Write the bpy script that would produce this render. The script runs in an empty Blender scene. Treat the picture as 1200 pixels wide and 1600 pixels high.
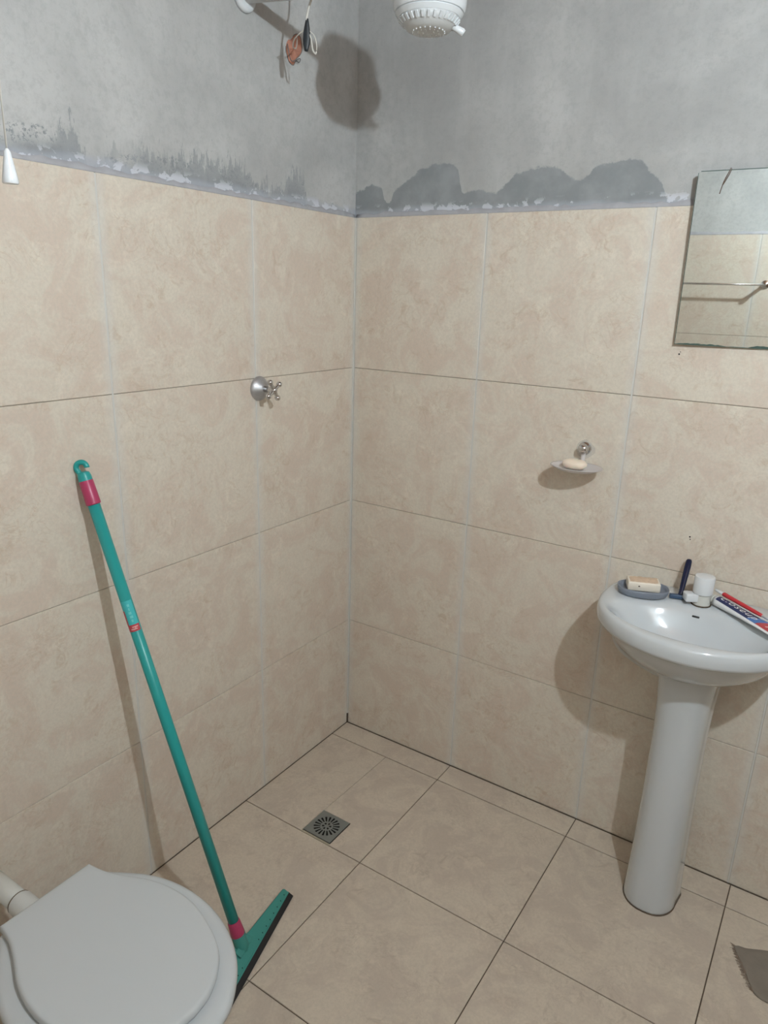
import bpy, bmesh, math, random
from math import sin, cos, pi, radians, sqrt, atan2
from mathutils import Vector, Matrix
random.seed(7)
scene = bpy.context.scene
COL = scene.collection

# ---------------------------------------------------------------- camera
cam_d = bpy.data.cameras.new('camera')
cam = bpy.data.objects.new('camera', cam_d)
COL.objects.link(cam)
CP = Vector((1.38741, -1.91248, 1.56535))
D = Vector((-0.522923, 0.800258, -0.293493))
R = Vector((0.831631, 0.554506, 0.030219))
U = Vector((-0.186927, 0.228276, 0.955483))
M = Matrix((R, U, -D)).transposed().to_4x4()
M.translation = CP
cam.matrix_world = M
cam_d.sensor_fit = 'VERTICAL'
cam_d.sensor_height = 36.0
cam_d.sensor_width = 27.0
cam_d.lens = 1111.19 * 36.0 / 1600.0
cam_d.clip_start = 0.01
scene.camera = cam

# ---------------------------------------------------------------- world, exposure
w = bpy.data.worlds.new('world')
scene.world = w
w.use_nodes = True
w.node_tree.nodes['Background'].inputs[0].default_value = (0, 0, 0, 1)
w.node_tree.nodes['Background'].inputs[1].default_value = 0.0
scene.view_settings.view_transform = 'Standard'
scene.view_settings.look = 'None'
scene.view_settings.gamma = 1.0
scene.view_settings.use_curve_mapping = False
scene.view_settings.exposure = 0.0
LIGHT = Vector((1.79, -1.45, 2.20))
BULB_STRENGTH = 3900.0
BULB_COLOR = (0.865, 0.985, 1.055)

# room
RX, RY, RZ = 2.05, -1.99, 2.62
ZR = [0.0, 0.4280, 0.8815, 1.3310, 1.7854]     # tile rows
ZT = ZR[-1]

# ---------------------------------------------------------------- materials
def new_mat(name):
    m = bpy.data.materials.new(name)
    m.use_nodes = True
    nt = m.node_tree
    return m, nt, nt.nodes['Principled BSDF']

def mat(name, col, rough=0.5, metal=0.0, coat=0.0, trans=0.0, ior=1.45, emis=None, es=0.0, bump=0.0, bscale=200, var=0.0, vscale=12, alpha=1.0, sss=0.0):
    m, nt, b = new_mat(name)
    c = (*col, 1)
    b.inputs['Base Color'].default_value = c
    b.inputs['Roughness'].default_value = rough
    b.inputs['Metallic'].default_value = metal
    b.inputs['IOR'].default_value = ior
    b.inputs['Coat Weight'].default_value = coat
    b.inputs['Transmission Weight'].default_value = trans
    b.inputs['Alpha'].default_value = alpha
    if sss:
        b.inputs['Subsurface Weight'].default_value = sss
        b.inputs['Subsurface Scale'].default_value = 0.004
    if emis:
        b.inputs['Emission Color'].default_value = (*emis, 1)
        b.inputs['Emission Strength'].default_value = es
    if bump or var:
        tc = nt.nodes.new('ShaderNodeTexCoord')
        n = nt.nodes.new('ShaderNodeTexNoise')
        n.inputs['Scale'].default_value = bscale if bump else vscale
        n.inputs['Detail'].default_value = 4
        nt.links.new(tc.outputs['Object'], n.inputs['Vector'])
        if bump:
            bp = nt.nodes.new('ShaderNodeBump')
            bp.inputs['Strength'].default_value = bump
            bp.inputs['Distance'].default_value = 0.001
            nt.links.new(n.outputs['Fac'], bp.inputs['Height'])
            nt.links.new(bp.outputs['Normal'], b.inputs['Normal'])
        if var:
            n2 = nt.nodes.new('ShaderNodeTexNoise')
            n2.inputs['Scale'].default_value = vscale
            n2.inputs['Detail'].default_value = 5
            nt.links.new(tc.outputs['Object'], n2.inputs['Vector'])
            mx = nt.nodes.new('ShaderNodeMix'); mx.data_type = 'RGBA'
            nt.links.new(n2.outputs['Fac'], mx.inputs[0])
            mx.inputs[6].default_value = tuple(x * (1 - var) for x in col) + (1,)
            mx.inputs[7].default_value = tuple(min(1, x * (1 + var)) for x in col) + (1,)
            nt.links.new(mx.outputs[2], b.inputs['Base Color'])
    return m

class NT:
    """tiny node-graph helper"""
    def __init__(s, nt): s.nt = nt
    def n(s, t, **k):
        x = s.nt.nodes.new(t)
        for a, v in k.items(): setattr(x, a, v)
        return x
    def put(s, sock, v):
        if isinstance(v, bpy.types.NodeSocket): s.nt.links.new(v, sock)
        else: sock.default_value = v
    def math(s, op, a, b=0.0, clamp=False):
        x = s.n('ShaderNodeMath', operation=op); x.use_clamp = clamp
        s.put(x.inputs[0], a); s.put(x.inputs[1], b); return x.outputs[0]
    def noise(s, vec, scale, detail=4, rough=0.55, dist=0.0):
        x = s.n('ShaderNodeTexNoise'); s.put(x.inputs['Vector'], vec)
        x.inputs['Scale'].default_value = scale; x.inputs['Detail'].default_value = detail
        x.inputs['Roughness'].default_value = rough; x.inputs['Distortion'].default_value = dist
        return x.outputs['Fac']
    def ramp(s, v, a, b):
        x = s.n('ShaderNodeMapRange'); x.interpolation_type = 'SMOOTHSTEP'
        s.put(x.inputs[0], v); s.put(x.inputs[1], a); s.put(x.inputs[2], b); return x.outputs[0]
    def mix(s, f, a, b):
        x = s.n('ShaderNodeMix', data_type='RGBA')
        s.put(x.inputs[0], f)
        s.put(x.inputs[6], (*a, 1) if isinstance(a, tuple) else a)
        s.put(x.inputs[7], (*b, 1) if isinstance(b, tuple) else b)
        return x.outputs[2]
    def vmul(s, v, k):
        x = s.n('ShaderNodeVectorMath', operation='MULTIPLY'); s.put(x.inputs[0], v); x.inputs[1].default_value = k; return x.outputs[0]
    def vadd(s, a, b):
        x = s.n('ShaderNodeVectorMath', operation='ADD'); s.put(x.inputs[0], a); s.put(x.inputs[1], b); return x.outputs[0]

def tile_material(name, base, blotch, vein, haze_axis=None, rough=0.42):
    """printed travertine look of the glazed tiles; every tile gets its own offset"""
    m, nt, b = new_mat(name)
    g = NT(nt)
    tc = g.n('ShaderNodeTexCoord'); oi = g.n('ShaderNodeObjectInfo')
    off = g.n('ShaderNodeCombineXYZ')
    r10 = g.math('MULTIPLY', oi.outputs['Random'], 37.0)
    for i in range(3): g.put(off.inputs[i], g.math('MULTIPLY', r10, (1.0, 1.7, -1.3)[i]))
    v = g.vadd(tc.outputs['Object'], off.outputs[0])
    big = g.ramp(g.noise(v, 7.5, 7, 0.72, 0.9), 0.42, 0.60)
    med = g.ramp(g.noise(v, 24, 7, 0.74, 1.6), 0.50, 0.68)
    pale = g.ramp(g.noise(g.vadd(v, (3.1, 7.7, 1.9)), 15, 6, 0.7, 0.8), 0.52, 0.68)
    fine = g.noise(v, 140, 4, 0.7)
    warp = g.noise(v, 11, 5, 0.6, 2.6)
    line = g.math('ABSOLUTE', g.math('SUBTRACT', warp, 0.5))
    line = g.math('SUBTRACT', 1.0, g.ramp(line, 0.0, 0.028))
    patchy = g.ramp(g.noise(v, 7.0, 3, 0.5), 0.50, 0.66)
    c = g.mix(big, base, blotch)
    c = g.mix(g.math('MULTIPLY', pale, 0.50), c, tuple(min(1, x * 1.13) for x in base))
    c = g.mix(g.math('MULTIPLY', g.math('MULTIPLY', med, g.ramp(g.noise(v, 6.0, 2), 0.42, 0.60)), 0.62), c, vein)
    c = g.mix(g.math('MULTIPLY', g.math('MULTIPLY', line, patchy), 0.45), c, vein)
    c = g.mix(g.math('MULTIPLY', g.ramp(fine, 0.40, 0.62), 0.30), c, tuple(x * 0.76 for x in base))
    if haze_axis is not None:      # smeared grout plus painted-in glare on the vertical edges
        sep = g.n('ShaderNodeSeparateXYZ'); g.put(sep.inputs[0], tc.outputs['Generated'])
        e = sep.outputs[haze_axis]
        d = g.math('MINIMUM', e, g.math('SUBTRACT', 1.0, e))
        hz = g.math('SUBTRACT', 1.0, g.ramp(g.math('ADD', d, g.math('MULTIPLY', g.noise(v, 9, 3), 0.05)), 0.02, 0.085))
        c = g.mix(g.math('MULTIPLY', hz, 0.42), c, (0.64, 0.64, 0.61))
    g.put(b.inputs['Base Color'], c)
    g.put(b.inputs['Roughness'], g.math('ADD', rough, g.math('MULTIPLY', big, 0.12)))
    bp = g.n('ShaderNodeBump'); bp.inputs['Strength'].default_value = 0.16; bp.inputs['Distance'].default_value = 0.0015
    g.put(bp.inputs['Height'], g.noise(v, 60, 5, 0.6, 0.6)); g.put(b.inputs['Normal'], bp.outputs[0])
    return m

def plaster_material(name, axis=None, prof=None, lo=0.0, hi=1.0, streaks=False):
    """raw grey cement render; prof = measured outline of the damp cement patches above the tile edge"""
    m, nt, b = new_mat(name)
    g = NT(nt)
    tc = g.n('ShaderNodeTexCoord'); P = tc.outputs['Object']
    cl = g.ramp(g.noise(P, 2.2, 5, 0.6, 0.4), 0.32, 0.72)
    c = g.mix(cl, (0.365, 0.368, 0.362), (0.530, 0.532, 0.522))
    stain = g.ramp(g.noise(P, 1.5, 4, 0.6, 1.2), 0.55, 0.75)
    c = g.mix(g.math('MULTIPLY', stain, 0.50), c, (0.335, 0.32, 0.30))
    fine = g.noise(P, 70, 6, 0.72)
    c = g.mix(g.math('MULTIPLY', g.ramp(fine, 0.42, 0.68), 0.34), c, (0.31, 0.315, 0.31))
    trow = g.noise(g.vmul(P, (6, 6, 1.3)), 2.0, 4, 0.6)
    c = g.mix(g.math('MULTIPLY', g.ramp(trow, 0.5, 0.75), 0.22), c, (0.56, 0.57, 0.565))
    pit = g.n('ShaderNodeTexVoronoi'); pit.inputs['Scale'].default_value = 20; g.put(pit.inputs['Vector'], P)
    pits = g.math('SUBTRACT', 1.0, g.ramp(pit.outputs['Distance'], 0.03, 0.07))
    pits = g.math('MULTIPLY', pits, g.ramp(g.noise(P, 13, 2), 0.60, 0.68))
    c = g.mix(g.math('MULTIPLY', pits, 0.7), c, (0.12, 0.12, 0.12))
    if prof:
        sep = g.n('ShaderNodeSeparateXYZ'); g.put(sep.inputs[0], P)
        s = sep.outputs[axis]; z = sep.outputs[2]
        t = g.n('ShaderNodeMapRange'); g.put(t.inputs[0], s); t.inputs[1].default_value = lo; t.inputs[2].default_value = hi
        fc = g.n('ShaderNodeFloatCurve'); cu = fc.mapping.curves[0]
        pts = [((p - lo) / (hi - lo), h / 0.2) for p, h in prof]
        cu.points[0].location = (0, pts[0][1]); cu.points[1].location = (1, pts[-1][1])
        for x, y in pts[1:-1]: cu.points.new(x, y)
        for p in cu.points: p.handle_type = 'AUTO'
        fc.mapping.update()
        g.put(fc.inputs['Value'], t.outputs[0])
        h = g.math('MULTIPLY', fc.outputs[0], 0.2)
        h = g.math('ADD', h, g.math('MULTIPLY', g.math('SUBTRACT', g.noise(P, 45, 6, 0.75), 0.5), 0.030))
        zz = g.math('SUBTRACT', z, ZT)
        dk = g.math('SUBTRACT', 1.0, g.ramp(g.math('SUBTRACT', zz, h), -0.002, 0.004))
        dcol = g.mix(g.ramp(g.noise(P, 12, 4, 0.6), 0.35, 0.7), (0.225, 0.243, 0.252), (0.295, 0.312, 0.322))
        if streaks:
            sn = g.noise(g.vmul(P, (1, 75, 17)), 1.0, 5, 0.72)
            hg = g.math('SUBTRACT', 0.70, g.math('MULTIPLY', g.math('SUBTRACT', zz, h), -1.4))
            sm = g.ramp(g.math('SUBTRACT', sn, g.math('ADD', 0.44, g.math('MULTIPLY', g.math('MAXIMUM', g.math('SUBTRACT', zz, h), -0.02), 4.2))), 0.0, 0.05)
            zone = g.ramp(g.noise(g.vmul(P, (1, 1, 0.2)), 4.0, 2), 0.42, 0.54)
            c = g.mix(g.math('MULTIPLY', g.math('MULTIPLY', sm, zone), 0.75), c, (0.27, 0.285, 0.29))
            holes = g.ramp(g.noise(P, 85, 4, 0.8), 0.50, 0.60)
            keep = g.ramp(g.math('SUBTRACT', h, zz), 0.008, 0.050)
            dk = g.math('MULTIPLY', dk, g.math('MAXIMUM', keep, holes))
        c = g.mix(g.math('MULTIPLY', dk, 0.92), c, dcol)
        # smooth lilac band and white flakes where the tile was bedded
        bh = g.math('MULTIPLY', g.noise(P, 7, 4, 0.6), 0.046 if streaks else 0.034)
        band = g.math('SUBTRACT', 1.0, g.ramp(g.math('SUBTRACT', zz, bh), -0.006, 0.010))
        c = g.mix(g.math('MULTIPLY', band, 0.72), c, (0.385, 0.405, 0.455))
        fl = g.ramp(g.noise(g.vmul(P, (1, 1, 1.3)), 22, 4, 0.62, 0.3), 0.525, 0.555)
        fb = g.math('SUBTRACT', 1.0, g.ramp(zz, 0.018, 0.040))
        c = g.mix(g.math('MULTIPLY', g.math('MULTIPLY', fl, fb), 0.8), c, (0.60, 0.62, 0.67))
    g.put(b.inputs['Base Color'], c)
    b.inputs['Roughness'].default_value = 0.9
    bp = g.n('ShaderNodeBump'); bp.inputs['Strength'].default_value = 0.35; bp.inputs['Distance'].default_value = 0.003
    g.put(bp.inputs['Height'], g.math('ADD', g.noise(P, 30, 6, 0.65), g.math('MULTIPLY', pits, -0.6)))
    g.put(b.inputs['Normal'], bp.outputs[0])
    return m

PR = [(0.0,.074),(.02,.08),(.06,.088),(.092,.075),(.112,.035),(.128,.06),(.16,.085),(.19,.103),(.242,.127),(.29,.135),(.335,.124),(.352,.085),(.366,.056),(.419,.060),(.455,.050),(.475,.056),(.505,.082),(.545,.101),(.60,.106),(.653,.094),(.695,.070),(.715,.080),(.74,.098),(.775,.108),(.821,.110),(.865,.085),(.905,.048),(.93,.012),(1.0,.005),(2.1,.03)]
PL = [(-2.0,.03),(-1.2,.07),(-1.107,.058),(-1.069,.064),(-1.03,.068),(-.981,.070),(-.942,.072),(-.934,.004),(-.905,.004),(-.879,.024),(-.829,.046),(-.753,.056),(-.669,.060),(-.591,.060),(-.505,.066),(-.462,.055),(-.391,.032),(-.328,.036),(-.288,.082),(-.245,.076),(-.225,.024),(-.176,.004),(-.117,.030),(-.053,.015),(0.0,.02)]
M_PR = plaster_material('cement_render_far', 0, PR, 0.0, 2.1)
M_PL = plaster_material('cement_render_side', 1, PL, -2.0, 0.0, streaks=True)
M_PLAIN = plaster_material('cement_render_plain')
WB, WBL, WV = (0.680, 0.620, 0.526), (0.640, 0.542, 0.455), (0.510, 0.385, 0.278)
M_TL = tile_material('wall_tile_side', WB, WBL, WV, 1)
M_TR = tile_material('wall_tile_far', WB, WBL, WV, 0)
M_TF = tile_material('floor_tile', (0.605, 0.530, 0.434), (0.530, 0.456, 0.380), (0.41, 0.34, 0.27), None, 0.38)
M_GROUT_D = mat('joint_dark', (0.12, 0.09, 0.065), 0.9, var=0.5, vscale=14)
M_GROUT_W = mat('joint_wall_bed', (0.33, 0.29, 0.25), 0.9, var=0.4, vscale=9)
M_GROUT_L = mat('joint_pale', (0.615, 0.605, 0.57), 0.75, var=0.1, vscale=20, bump=0.3, bscale=90)
M_FILLET = mat('mortar_bead', (0.40, 0.40, 0.42), 0.9, var=0.28, vscale=28, bump=0.5, bscale=70)
M_PORC = mat('porcelain', (0.56, 0.592, 0.612), 0.12, coat=0.6)
M_PORC_D = mat('porcelain_hole', (0.03, 0.03, 0.03), 0.6)
M_SEAT = mat('seat_plastic', (0.535, 0.568, 0.585), 0.26)
M_WHITE = mat('white_plastic', (0.66, 0.685, 0.705), 0.22, coat=0.2)
M_IVORY = mat('ivory_plastic', (0.58, 0.58, 0.54), 0.4)
M_GREEN = mat('teal_plastic', (0.022, 0.33, 0.315), 0.33)
M_GREEN2 = mat('teal_plastic_matt', (0.050, 0.27, 0.235), 0.5)
M_PINK = mat('pink_plastic', (0.42, 0.045, 0.12), 0.35)
M_RUB = mat('black_rubber', (0.018, 0.017, 0.018), 0.7)
M_CHROME = mat('chrome', (0.62, 0.62, 0.62), 0.12, 1.0)
M_DULL = mat('worn_chrome', (0.50, 0.50, 0.51), 0.48, 0.85, var=0.3, vscale=70)
M_STEEL = mat('dull_steel', (0.27, 0.29, 0.28), 0.45, 0.6, var=0.15, vscale=40)
M_BLACK = mat('black_void', (0.01, 0.01, 0.01), 0.9)
M_NAVY = mat('navy_plastic', (0.008, 0.012, 0.040), 0.25)
M_NAVY2 = mat('blue_grey_plastic', (0.05, 0.09, 0.16), 0.3)
M_CLEAR = mat('clear_plastic', (0.84, 0.80, 0.79), 0.35, trans=0.40, ior=1.35)
M_CLEAR2 = mat('clear_pad', (0.97, 0.97, 0.96), 0.08, trans=0.6, ior=1.2, alpha=0.30)
M_SOAP = mat('cream_soap', (0.80, 0.70, 0.58), 0.45, sss=0.2)
M_SOAPW = mat('cream_soap_bar', (0.78, 0.72, 0.62), 0.5, var=0.08, vscale=60)
M_SOAPO = mat('tan_soap_crust', (0.62, 0.47, 0.34), 0.7, var=0.25, vscale=90, bump=1.0, bscale=160)
M_BLUEG = mat('blue_grey_dish', (0.20, 0.225, 0.27), 0.42, var=0.1, vscale=60)
M_RED = mat('red_plastic', (0.52, 0.035, 0.045), 0.3)
M_TUBEW = mat('tube_white', (0.76, 0.77, 0.78), 0.3)
M_TUBEN = mat('tube_navy', (0.02, 0.03, 0.10), 0.3)
M_TUBEB = mat('tube_blue', (0.07, 0.17, 0.42), 0.3)
M_TUBER = mat('tube_red', (0.45, 0.05, 0.06), 0.3)
M_TUBEP = mat('tube_pink', (0.85, 0.55, 0.5), 0.3)
M_CYAN = mat('cyan_sticker', (0.06, 0.48, 0.50), 0.35)
M_STKR = mat('red_sticker', (0.50, 0.06, 0.08), 0.35)
M_BRICK = mat('bare_brick', (0.46, 0.215, 0.150), 0.95, var=0.35, vscale=60, bump=1.0, bscale=90)
M_TAPE = mat('black_tape', (0.02, 0.025, 0.03), 0.4)
M_WIRE = mat('white_wire', (0.62, 0.60, 0.55), 0.5)
M_WIREG = mat('grey_wire', (0.16, 0.16, 0.16), 0.5)
M_MIR = mat('mirror_silver', (0.83, 0.87, 0.855), 0.015, 1.0)
M_GEDGE = mat('green_glass_edge', (0.06, 0.10, 0.085), 0.3)
M_CLOTH = mat('grey_cloth', (0.235, 0.205, 0.170), 0.95, var=0.18, vscale=25, bump=0.8, bscale=400)
M_CLOTHF = mat('cloth_fringe', (0.26, 0.20, 0.155), 0.95)
M_CEIL_BOUNCE = mat('ceiling_bounce_tone', (0.30, 0.17, 0.11), 0.95, var=0.25, vscale=8, bump=0.6, bscale=60)  # unseen ceiling; clay tone invented to darken and warm the bounced light
M_BOUNCE = mat('bounce_brown', (0.20, 0.115, 0.065), 0.55, var=0.25, vscale=5)  # brown of the added slab, there to warm the bounced light
M_BULB = mat('bulb_glow', (1, 1, 1), 0.5, emis=BULB_COLOR, es=BULB_STRENGTH)
M_HOSE = mat('white_hose', (0.60, 0.585, 0.55), 0.4)

# ---------------------------------------------------------------- geometry helpers (all world coordinates)
def join(*gs):
    V, F = [], []
    for v, f in gs:
        n = len(V); V += [Vector(p) for p in v]; F += [tuple(i + n for i in q) for q in f]
    return V, F

def build(name, g, material, parent=None, smooth=False, label=None, bevel=0.0, bseg=2, subsurf=0, auto=None, kind=None):
    V, F = g
    o0 = parent_origin(parent)
    me = bpy.data.meshes.new(name)
    me.from_pydata([tuple(Vector(p) - o0) for p in V], [], F)
    bm = bmesh.new(); bm.from_mesh(me)
    bmesh.ops.remove_doubles(bm, verts=bm.verts, dist=1e-6)
    bmesh.ops.recalc_face_normals(bm, faces=bm.faces)
    bm.to_mesh(me); bm.free()
    for mm in (material if isinstance(material, (list, tuple)) else [material]): me.materials.append(mm)
    o = bpy.data.objects.new(name, me)
    COL.objects.link(o)
    if parent is not None: o.parent = parent
    if smooth or auto:
        for p in me.polygons: p.use_smooth = True
        if auto:
            bm = bmesh.new(); bm.from_mesh(me)
            for e in bm.edges:
                if len(e.link_faces) == 2 and e.calc_face_angle(0) > radians(auto): e.smooth = False
            bm.to_mesh(me); bm.free()
    if bevel:
        md = o.modifiers.new('bevel', 'BEVEL'); md.width = bevel; md.segments = bseg; md.limit_method = 'ANGLE'; md.angle_limit = radians(40)
        for p in me.polygons: p.use_smooth = True
        md.harden_normals = False
    if subsurf:
        md = o.modifiers.new('sub', 'SUBSURF'); md.levels = subsurf; md.render_levels = subsurf
        for p in me.polygons: p.use_smooth = True
    if label: o['label'] = label
    if kind: o['kind'] = kind
    return o

ORIG = {}
def parent_origin(p):
    v = Vector((0, 0, 0))
    while p is not None:
        v += Vector(p.location); p = p.parent
    return v

def thing(name, loc, label, cat, group=None):
    o = bpy.data.objects.new(name, None)
    COL.objects.link(o); o.location = loc; o.empty_display_size = 0.05
    o['label'] = label; o['category'] = cat
    if group: o['group'] = group
    return o

def box(a, b):
    (x0, y0, z0), (x1, y1, z1) = a, b
    V = [(x0,y0,z0),(x1,y0,z0),(x1,y1,z0),(x0,y1,z0),(x0,y0,z1),(x1,y0,z1),(x1,y1,z1),(x0,y1,z1)]
    return V, [(0,3,2,1),(4,5,6,7),(0,1,5,4),(1,2,6,5),(2,3,7,6),(3,0,4,7)]

def obox(c, ex, ey, ez):
    """box with centre and half-axis vectors"""
    c, ex, ey, ez = map(Vector, (c, ex, ey, ez))
    V = [c + a*ex + b*ey + d*ez for d in (-1, 1) for a, b in ((-1,-1),(1,-1),(1,1),(-1,1))]
    return V, [(0,3,2,1),(4,5,6,7),(0,1,5,4),(1,2,6,5),(2,3,7,6),(3,0,4,7)]

def frame(ax):
    ax = Vector(ax).normalized()
    h = Vector((0, 0, 1)) if abs(ax.z) < 0.9 else Vector((1, 0, 0))
    a = ax.cross(h).normalized(); b = ax.cross(a).normalized()
    return a, b, ax

def tube(path, r, n=12, caps=True):
    path = [Vector(p) for p in path]; rs = r if isinstance(r, (list, tuple)) else [r] * len(path)
    V, F = [], []
    prev = None
    for i, p in enumerate(path):
        t = (path[min(i+1, len(path)-1)] - path[max(i-1, 0)]).normalized()
        if prev is None: a, b, _ = frame(t)
        else:
            a = (prev - t * prev.dot(t)).normalized(); b = t.cross(a).normalized()
        prev = a
        for k in range(n):
            an = 2*pi*k/n
            V.append(p + (a*cos(an) + b*sin(an)) * rs[i])
    for i in range(len(path)-1):
        for k in range(n):
            F.append((i*n+k, i*n+(k+1) % n, (i+1)*n+(k+1) % n, (i+1)*n+k))
    if caps:
        F.append(tuple(range(n))[::-1]); F.append(tuple((len(path)-1)*n+k for k in range(n)))
    return V, F

def lathe(origin, axis, prof, n=32):
    """prof: (distance along the axis, radius)"""
    a, b, t = frame(axis); o = Vector(origin)
    return tube_rings([[o + t*s + (a*cos(2*pi*k/n) + b*sin(2*pi*k/n))*max(r, 1e-5) for k in range(n)] for s, r in prof])

def tube_rings(rings, caps=True):
    n = len(rings[0]); V = [Vector(p) for r in rings for p in r]; F = []
    for i in range(len(rings)-1):
        for k in range(n):
            F.append((i*n+k, i*n+(k+1) % n, (i+1)*n+(k+1) % n, (i+1)*n+k))
    if caps:
        F.append(tuple(range(n))[::-1]); F.append(tuple((len(rings)-1)*n+k for k in range(n)))
    return V, F

def prism(poly, off):
    poly = [Vector(p) for p in poly]; off = Vector(off); n = len(poly)
    V = poly + [p + off for p in poly]
    return V, [tuple(range(n))[::-1], tuple(range(n, 2*n))] + [(i, (i+1) % n, (i+1) % n + n, i+n) for i in range(n)]

def catmull(P, m=6, closed=False):
    P = [Vector(p) for p in P]; out = []; n = len(P)
    rng = range(n) if closed else range(n-1)
    for i in rng:
        if closed: p0, p1, p2, p3 = P[(i-1) % n], P[i], P[(i+1) % n], P[(i+2) % n]
        else: p0, p1, p2, p3 = P[max(i-1, 0)], P[i], P[i+1], P[min(i+2, n-1)]
        for k in range(m):
            t = k/m
            out.append(0.5*((2*p1) + (p2-p0)*t + (2*p0-5*p1+4*p2-p3)*t*t + (3*p1-p0-3*p2+p3)*t**3))
    if not closed: out.append(P[-1])
    return out

def ellipsoid(c, ax, ay, az, nu=24, nv=12, p=1.0):
    c, ax, ay, az = map(Vector, (c, ax, ay, az)); rings = []
    sp = lambda v: math.copysign(abs(v)**p, v)
    for j in range(nv+1):
        ph = -pi/2 + pi*j/nv
        ph = max(min(ph, pi/2-1e-3), -pi/2+1e-3)
        rings.append([c + az*sp(sin(ph)) + (ax*sp(cos(2*pi*k/nu)) + ay*sp(sin(2*pi*k/nu)))*abs(cos(ph))**p for k in range(nu)])
    return tube_rings(rings)

# ---------------------------------------------------------------- the room
def slab(name, a, b, material, kind='structure'):
    o = build(name, box(a, b), material); o['kind'] = kind; return o

REC = 0.0028      # joints recessed
GV, GH = 0.0046, 0.0016
wall_left = slab('wall_left', (-0.15, RY-0.15, -0.05), (-REC, 0.0, ZT), M_GROUT_W)
wall_back = slab('wall_back', (-0.15, REC, -0.05), (RX+0.15, 0.15, ZT), M_GROUT_W)
wall_right = slab('wall_right', (RX+REC, RY-0.15, -0.05), (RX+0.15, 0.0, ZT), M_GROUT_W)
wall_front = slab('wall_front', (-0.15, RY-0.15, -0.05), (RX+0.15, RY-REC, ZT), M_GROUT_W)
floor = slab('floor', (-0.15, RY-0.15, -0.12), (RX+0.15, 0.15, -REC), M_GROUT_D)
ceiling = slab('ceiling', (-0.15, RY-0.15, RZ), (RX+0.15, 0.15, RZ+0.1), M_CEIL_BOUNCE)
PB = 0.007        # the render lies a little behind the tile face
def plaster(parent, a, b, m):
    return build('cement_render', box(a, b), m, parent)
plaster(wall_left, (-0.15, RY-0.15, ZT), (-PB, PB, RZ), M_PL)
plaster(wall_back, (-PB, PB, ZT), (RX+0.15, 0.15, RZ), M_PR)
plaster(wall_right, (RX+PB, RY-0.15, ZT), (RX+0.15, PB, RZ), M_PLAIN)
plaster(wall_front, (-PB, RY-0.15, ZT), (RX+PB, RY-PB, RZ), M_PLAIN)

def tile(parent, origin, eu, ev, en, w, h, material):
    """one tile: chamfered slab, face on the wall plane; object origin at its lower corner"""
    t, ch = REC, 0.0010
    V = []
    for d, i in ((-t, 0.0), (-ch, 0.0), (0.0, ch)):
        for a, b in ((i, i), (w-i, i), (w-i, h-i), (i, h-i)):
            V.append(origin + eu*a + ev*b + en*d)
    F = [(8, 9, 10, 11), (3, 2, 1, 0)]
    for L in (0, 4):
        for k in range(4): F.append((L+k, L+(k+1) % 4, L+4+(k+1) % 4, L+4+k))
    me = bpy.data.meshes.new('tile')
    me.from_pydata([tuple(v - origin) for v in V], [], F)
    bm = bmesh.new(); bm.from_mesh(me); bmesh.ops.recalc_face_normals(bm, faces=bm.faces); bm.to_mesh(me); bm.free()
    me.materials.append(material)
    o = bpy.data.objects.new('tile', me); COL.objects.link(o); o.parent = parent; o.location = origin
    return o

bounce_slab = slab('bounce_slab_1', (RX-0.035, -1.78, 0.006), (RX, -0.98, 2.10), M_BOUNCE)  # added out of view: brown slab that deepens shadows and warms the bounce
X, Y, Z = Vector((1,0,0)), Vector((0,1,0)), Vector((0,0,1))
def wall_tiles(parent, base, eu, en, cuts, material, skip=()):
    for j in range(4):
        for i in range(len(cuts)-1):
            u0, u1 = cuts[i] + (GV/2 if i else 0), cuts[i+1] - (GV/2 if i < len(cuts)-2 else 0)
            z0, z1 = ZR[j] + GH/2, ZR[j+1] - (GH/2 if j < 3 else 0)
            jit = random.uniform(-0.0003, 0.0002)
            tile(parent, base + eu*u0 + Z*z0 + en*jit, eu, Z, en, u1-u0, z1-z0, material)
    for i, u in enumerate(cuts[1:-1]):      # pale grout run in the upright joints
        a = base + eu*(u-GV/2+0.0002) - en*REC + Z*0.0
        b = base + eu*(u+GV/2-0.0002) - en*0.0009 + Z*(ZT-0.001)
        lo = [min(a[k], b[k]) for k in range(3)]; hi = [max(a[k], b[k]) for k in range(3)]
        build('grout_line', box(lo, hi), M_GROUT_L, parent)

# left wall runs towards -y, back wall towards +x
wall_tiles(wall_left, Vector((0,0,0)), -Y, X, [0.004, 0.4558, 0.9139, 1.3715, 1.829, 1.9885], M_TL)
wall_tiles(wall_back, Vector((0,0,0)), X, -Y, [0.004, 0.4472, 0.8972, 1.3400, 1.7900, 2.046], M_TR)
wall_tiles(wall_right, Vector((RX,0,0)), -Y, -X, [0.004, 0.45, 0.90, 1.35, 1.80, 1.9885], M_TL)
wall_tiles(wall_front, Vector((0,RY,0)), X, Y, [0.004, 0.145, 0.595, 1.045, 1.495, 1.945, 2.046], M_TR)
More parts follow.
